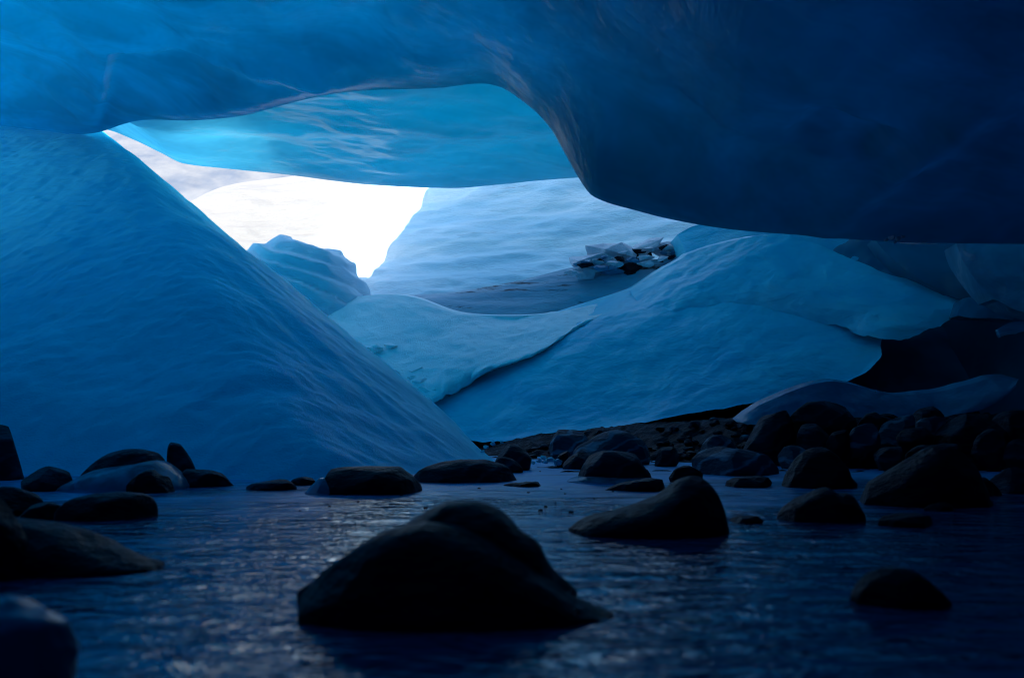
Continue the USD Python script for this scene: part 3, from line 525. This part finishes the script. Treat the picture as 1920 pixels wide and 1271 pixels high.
# the heap on the right: larger stones one by one
HEAP = [
    ([(1378, 842), (1390, 812), (1420, 790), (1470, 768), (1500, 790), (1512, 830)], 852, 11.6, 'slanting dark boulder leaning under the square boulder of the heap', DARKROCK),
    ([(1466, 790), (1472, 762), (1490, 753), (1555, 751), (1594, 757), (1606, 775), (1612, 795)], 812, 11.8, 'big square-shouldered boulder on top of the heap of rocks', DARKROCK),
    ([(1488, 825), (1496, 800), (1525, 793), (1556, 805), (1566, 826)], 842, 11.2, 'rounded boulder under the square-shouldered one', DARKROCK),
    ([(1550, 830), (1565, 810), (1590, 805), (1600, 826)], 843, 11.0, 'small dark stone under the right end of the square-shouldered boulder', BLACKROCK),
    ([(1588, 825), (1602, 803), (1630, 794), (1656, 800), (1658, 826)], 838, 11.0, 'pale-veined oval boulder in the middle of the heap', BANDROCK),
    ([(1610, 790), (1630, 773), (1650, 769), (1668, 790)], 806, 11.9, 'rounded stone right of the square-shouldered boulder', DARKROCK),
    ([(1648, 825), (1660, 790), (1690, 770), (1712, 775), (1714, 800), (1690, 826)][:5] + [(1720, 822)], 832, 11.2, 'tilted pale-edged slab leaning in the middle of the heap', BANDROCK),
    ([(1704, 785), (1728, 762), (1750, 754), (1768, 775), (1772, 800)], 812, 11.7, 'humped boulder beneath the ice plank', DARKROCK),
    ([(1682, 818), (1700, 804), (1735, 800), (1752, 818)], 828, 10.9, 'flat dark stone in front of the humped boulder', DARKROCK),
    ([(1712, 800), (1740, 782), (1766, 780), (1780, 805)], 818, 11.3, 'grey rough stone beside the humped boulder', BANDROCK),
    ([(1740, 830), (1775, 800), (1820, 775), (1850, 780), (1880, 815)], 840, 10.9, 'broad dark boulder on the right of the heap', DARKROCK),
    ([(1824, 838), (1838, 812), (1862, 804), (1886, 820), (1890, 842)], 852, 10.4, 'round dark boulder at the right end of the heap', DARKROCK),
    ([(1700, 850), (1730, 834), (1790, 832), (1830, 848)], 866, 10.3, 'long flat rock at the front of the heap', DARKROCK),
    ([(1884, 850), (1896, 828), (1920, 824), (1950, 846)], 862, 10.2, 'boulder cut by the right edge of the picture at the end of the heap', DARKROCK),
    ([(1850, 790), (1880, 772), (1910, 770), (1950, 790)], 805, 11.6, 'dark boulder high on the heap at the right edge', DARKROCK),
    ([(1458, 850), (1475, 835), (1500, 832), (1520, 850)], 868, 10.9, 'small veined stone at the front left of the heap', BANDROCK),
    ([(1636, 852), (1660, 838), (1690, 838), (1710, 856)], 866, 10.4, 'rounded stone at the front of the heap beside the pyramid-shaped rock', DARKROCK),
]
for k, (pr, bp, dd, lab, mt) in enumerate(HEAP):
    rock(pr, bp, lab, mt, d=dd, seed=100 + k, deep=0.42, sink=0.3, nx=40, nphi=22, group='boulders of the heap under the ice plank')

# lesser stones of the heap and along the shore
rng = np.random.default_rng(77)
ico = trimesh.creation.icosphere(subdivisions=2)
stones = []
for k in range(9):
    v = ico.vertices * rng.uniform([0.9, 0.6, 0.45], [1.2, 0.9, 0.7])
    v = v * (1 + 0.5 * fbm(v * 1.6 + k * 11, 3, k))[:, None]
    for _ in range(5):
        n = rng.normal(size=3); n /= np.linalg.norm(n); sdt = v @ n; v = v - np.maximum(sdt - sdt.max() * 0.72, 0)[:, None] * n
    stones.append(v)
def gz(x, y):
    i, j = np.clip(np.searchsorted(xg, x), 0, 399), np.clip(np.searchsorted(yg, y), 0, 299); return zg[i, j]
def stone(x, y, z, r, label, group, mat):
    v = stones[rng.integers(9)]
    a = rng.uniform(0, 6.28); R = np.array([[math.cos(a), -math.sin(a), 0], [math.sin(a), math.cos(a), 0], [0, 0, 1]])
    m = usdkit.mesh(stage, prim_path('stone'), ((v * r) @ R.T, np.array(ico.faces)), mat, smooth=True)
    m.AddTranslateOp().Set(Gf.Vec3d(float(x), float(y), float(z)))
    tag(m, label, 'stone', group)
for k in range(150):
    x = rng.uniform(3.2, 8.6); y0 = np.interp(x, [3.4, 5, 7, 9], [12.0, 11.0, 10.4, 10.2]); y = y0 + rng.uniform(-0.35, 2.2) ** 1
    r = rng.choice([0.06, 0.09, 0.13, 0.18], p=[.3, .35, .25, .1])
    stone(x, y, max(gz(x, y), 0) + 0.25 * r, r, 'small dark stone filling the heap of boulders under the ice plank', 'small stones of the heap', [DARKROCK, BLACKROCK, BANDROCK][rng.integers(3)])
for k in range(90):
    x = rng.uniform(0.2, 3.6); y = np.interp(x, [0.2, 2, 3.6], [14.2, 13.2, 11.9]) + rng.uniform(0, 2.0)
    r = rng.uniform(0.04, 0.11)
    stone(x, y, max(gz(x, y), 0) + 0.2 * r, r, 'small dark cobble on the gravel bank below the ice mound', 'cobbles of the gravel bank', [DARKROCK, BLACKROCK][rng.integers(2)])
for k in range(22):
    px, py = rng.uniform(560, 1180), rng.uniform(905, 965)
    c = at(px, py, ground_d(py)); r = rng.uniform(0.010, 0.02)
    stone(c[0], c[1], r * 0.2, r, 'tiny dark pebble lying on the ice of the frozen stream', 'pebbles on the stream ice', BLACKROCK)

# ------------------------------------------------------------------ shaded snow block outside and the dirty ice at the back
rock([(405, 560), (425, 500), (450, 466), (490, 455), (530, 450), (560, 455), (598, 466), (640, 467), (660, 485), (672, 510), (690, 535), (704, 556)], 600, 'layered block of snow standing in shade before the sunlit slope', snow_mat('block_snow', (0.62, 0.80, 0.88), (0.44, 0.68, 0.82), bump=0.6, scale=2.2, stretch=(0.5, 1, 2.6), rot=(0, 0.3, 0)),
     cat='snow block', name='snow_block', d=22.2, seed=201, deep=0.35, rough=0.04, facets=0.03, sink=1.0, nx=120, nphi=90, layers=0.13)
def ice_boulder(prof, base, d, label, mat, seed):
    rock(prof, base, label, mat, cat='ice boulder', name='ice_boulder', d=d, seed=seed, deep=0.35, rough=0.05, facets=0.14, sink=0.2)
GREYICE = ice_mat('grey_ice', (0.80, 0.82, 0.88), (0.50, 0.56, 0.64), (0.6, 0.7, 0.8), None, bump=0.8, scale=4.0, tfac=0.2, rough=0.15, gloss=0.5)
def shard(px, py, d, r, label, mat, group=None, squash=(1, 1, 0.7)):
    p = rng.normal(size=(13, 3)); p /= np.linalg.norm(p, axis=1, keepdims=True)
    h = trimesh.convex.convex_hull(p * rng.uniform(0.7, 1.0, (13, 1)) * np.array(squash) * r)
    h = trimesh.Trimesh(*trimesh.remesh.subdivide_to_size(h.vertices, h.faces, r * 0.25)); v = np.array(h.vertices)
    v = v + 0.10 * r * 2 * fbm(v / r * 2.4 + rng.uniform(0, 50), 3, 7)[:, None] * v / (np.linalg.norm(v, axis=1, keepdims=True) + 1e-9)
    c = at(px, py, d)
    m = obj('ice_shard', (v, np.array(h.faces)), mat, smooth=28, label=label, cat='ice shard', group=group)
    UsdGeom.Xformable(m).AddTranslateOp().Set(Gf.Vec3d(*map(float, c)))
for px, py, r, mt, lab in [(1110, 486, .42, GREYICE, 'pale grey crystalline lump of ice at the left end of the dirty hollow'), (1145, 468, .48, GREYICE, 'bright tilted ice shard at the top left of the dirty hollow'),
                           (1180, 500, .3, DEBRIS, 'gritty black lump at the lower middle of the dirty hollow'), (1198, 470, .26, DEBRIS, 'sooty lump between the bright shard and the glassy block in the dirty hollow'), (1225, 490, .24, DEBRIS, 'dark grit-covered shard at the front of the dirty hollow'),
                           (1235, 464, .46, GREYICE, 'upright pale shard near the right of the dirty hollow'), (1268, 464, .44, GREYICE, 'clear glassy block against the roof at the right of the dirty hollow'), (1292, 468, .42, CLEAR, 'clear shard wedged behind the crest of the ice mound'),
                           (1250, 494, .30, CLEAR, 'small clear shard lying on the shoulder of the ice mound'), (1090, 506, .26, GREYICE, 'small pale shard at the lower left of the dirty hollow'), (1150, 506, .22, CLEAR, 'small wet shard below the bright tilted one')]:
    shard(px, py + 6, 21.75 - (py - 460) * 0.008, r * 1.25, lab, mt, squash=(1.5, 0.9, 0.62))
for px, py, r in [(1662, 450, .045), (1672, 446, .06), (1684, 448, .06), (1692, 445, .04), (1678, 454, .035)]:
    shard(px, py, 12.2, r, 'glassy knob in the sparkling cluster on the lower edge of the dark roof', GREYICE, 'pale ice knobs under the roof edge')  # sparkle is put into the knobs' pale colour
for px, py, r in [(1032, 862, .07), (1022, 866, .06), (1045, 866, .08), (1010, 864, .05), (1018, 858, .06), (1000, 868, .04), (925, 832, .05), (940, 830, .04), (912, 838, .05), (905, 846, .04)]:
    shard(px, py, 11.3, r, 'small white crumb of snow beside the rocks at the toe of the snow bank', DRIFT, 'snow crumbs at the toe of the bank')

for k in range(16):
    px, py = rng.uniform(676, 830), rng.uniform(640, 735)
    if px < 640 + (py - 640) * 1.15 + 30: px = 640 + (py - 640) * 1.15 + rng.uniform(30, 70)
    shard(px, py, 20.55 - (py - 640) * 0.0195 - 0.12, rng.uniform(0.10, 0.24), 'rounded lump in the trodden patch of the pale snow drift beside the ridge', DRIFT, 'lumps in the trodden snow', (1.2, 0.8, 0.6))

for k in range(34):
    u = rng.uniform(0, 1); px = 1075 + 235 * u; py = 508 - 34 * u + rng.uniform(-26, 10) * (1 - abs(u - 0.45))
    shard(px, py, 21.45 - (py - 460) * 0.010, rng.uniform(0.07, 0.2), ['small pale chip of broken ice among the shards of the dirty hollow', 'small clear chip of broken ice among the shards of the dirty hollow', 'black grit clump among the shards of the dirty hollow'][(0, 1, 0, 0, 1, 2)[k % 6]],
          [GREYICE, CLEAR, DEBRIS][(0, 1, 0, 0, 1, 2)[k % 6]], ['pale ice chips of the dirty hollow', 'clear ice chips of the dirty hollow', 'grit clumps of the dirty hollow'][(0, 1, 0, 0, 1, 2)[k % 6]], (1.5, 0.9, 0.7))
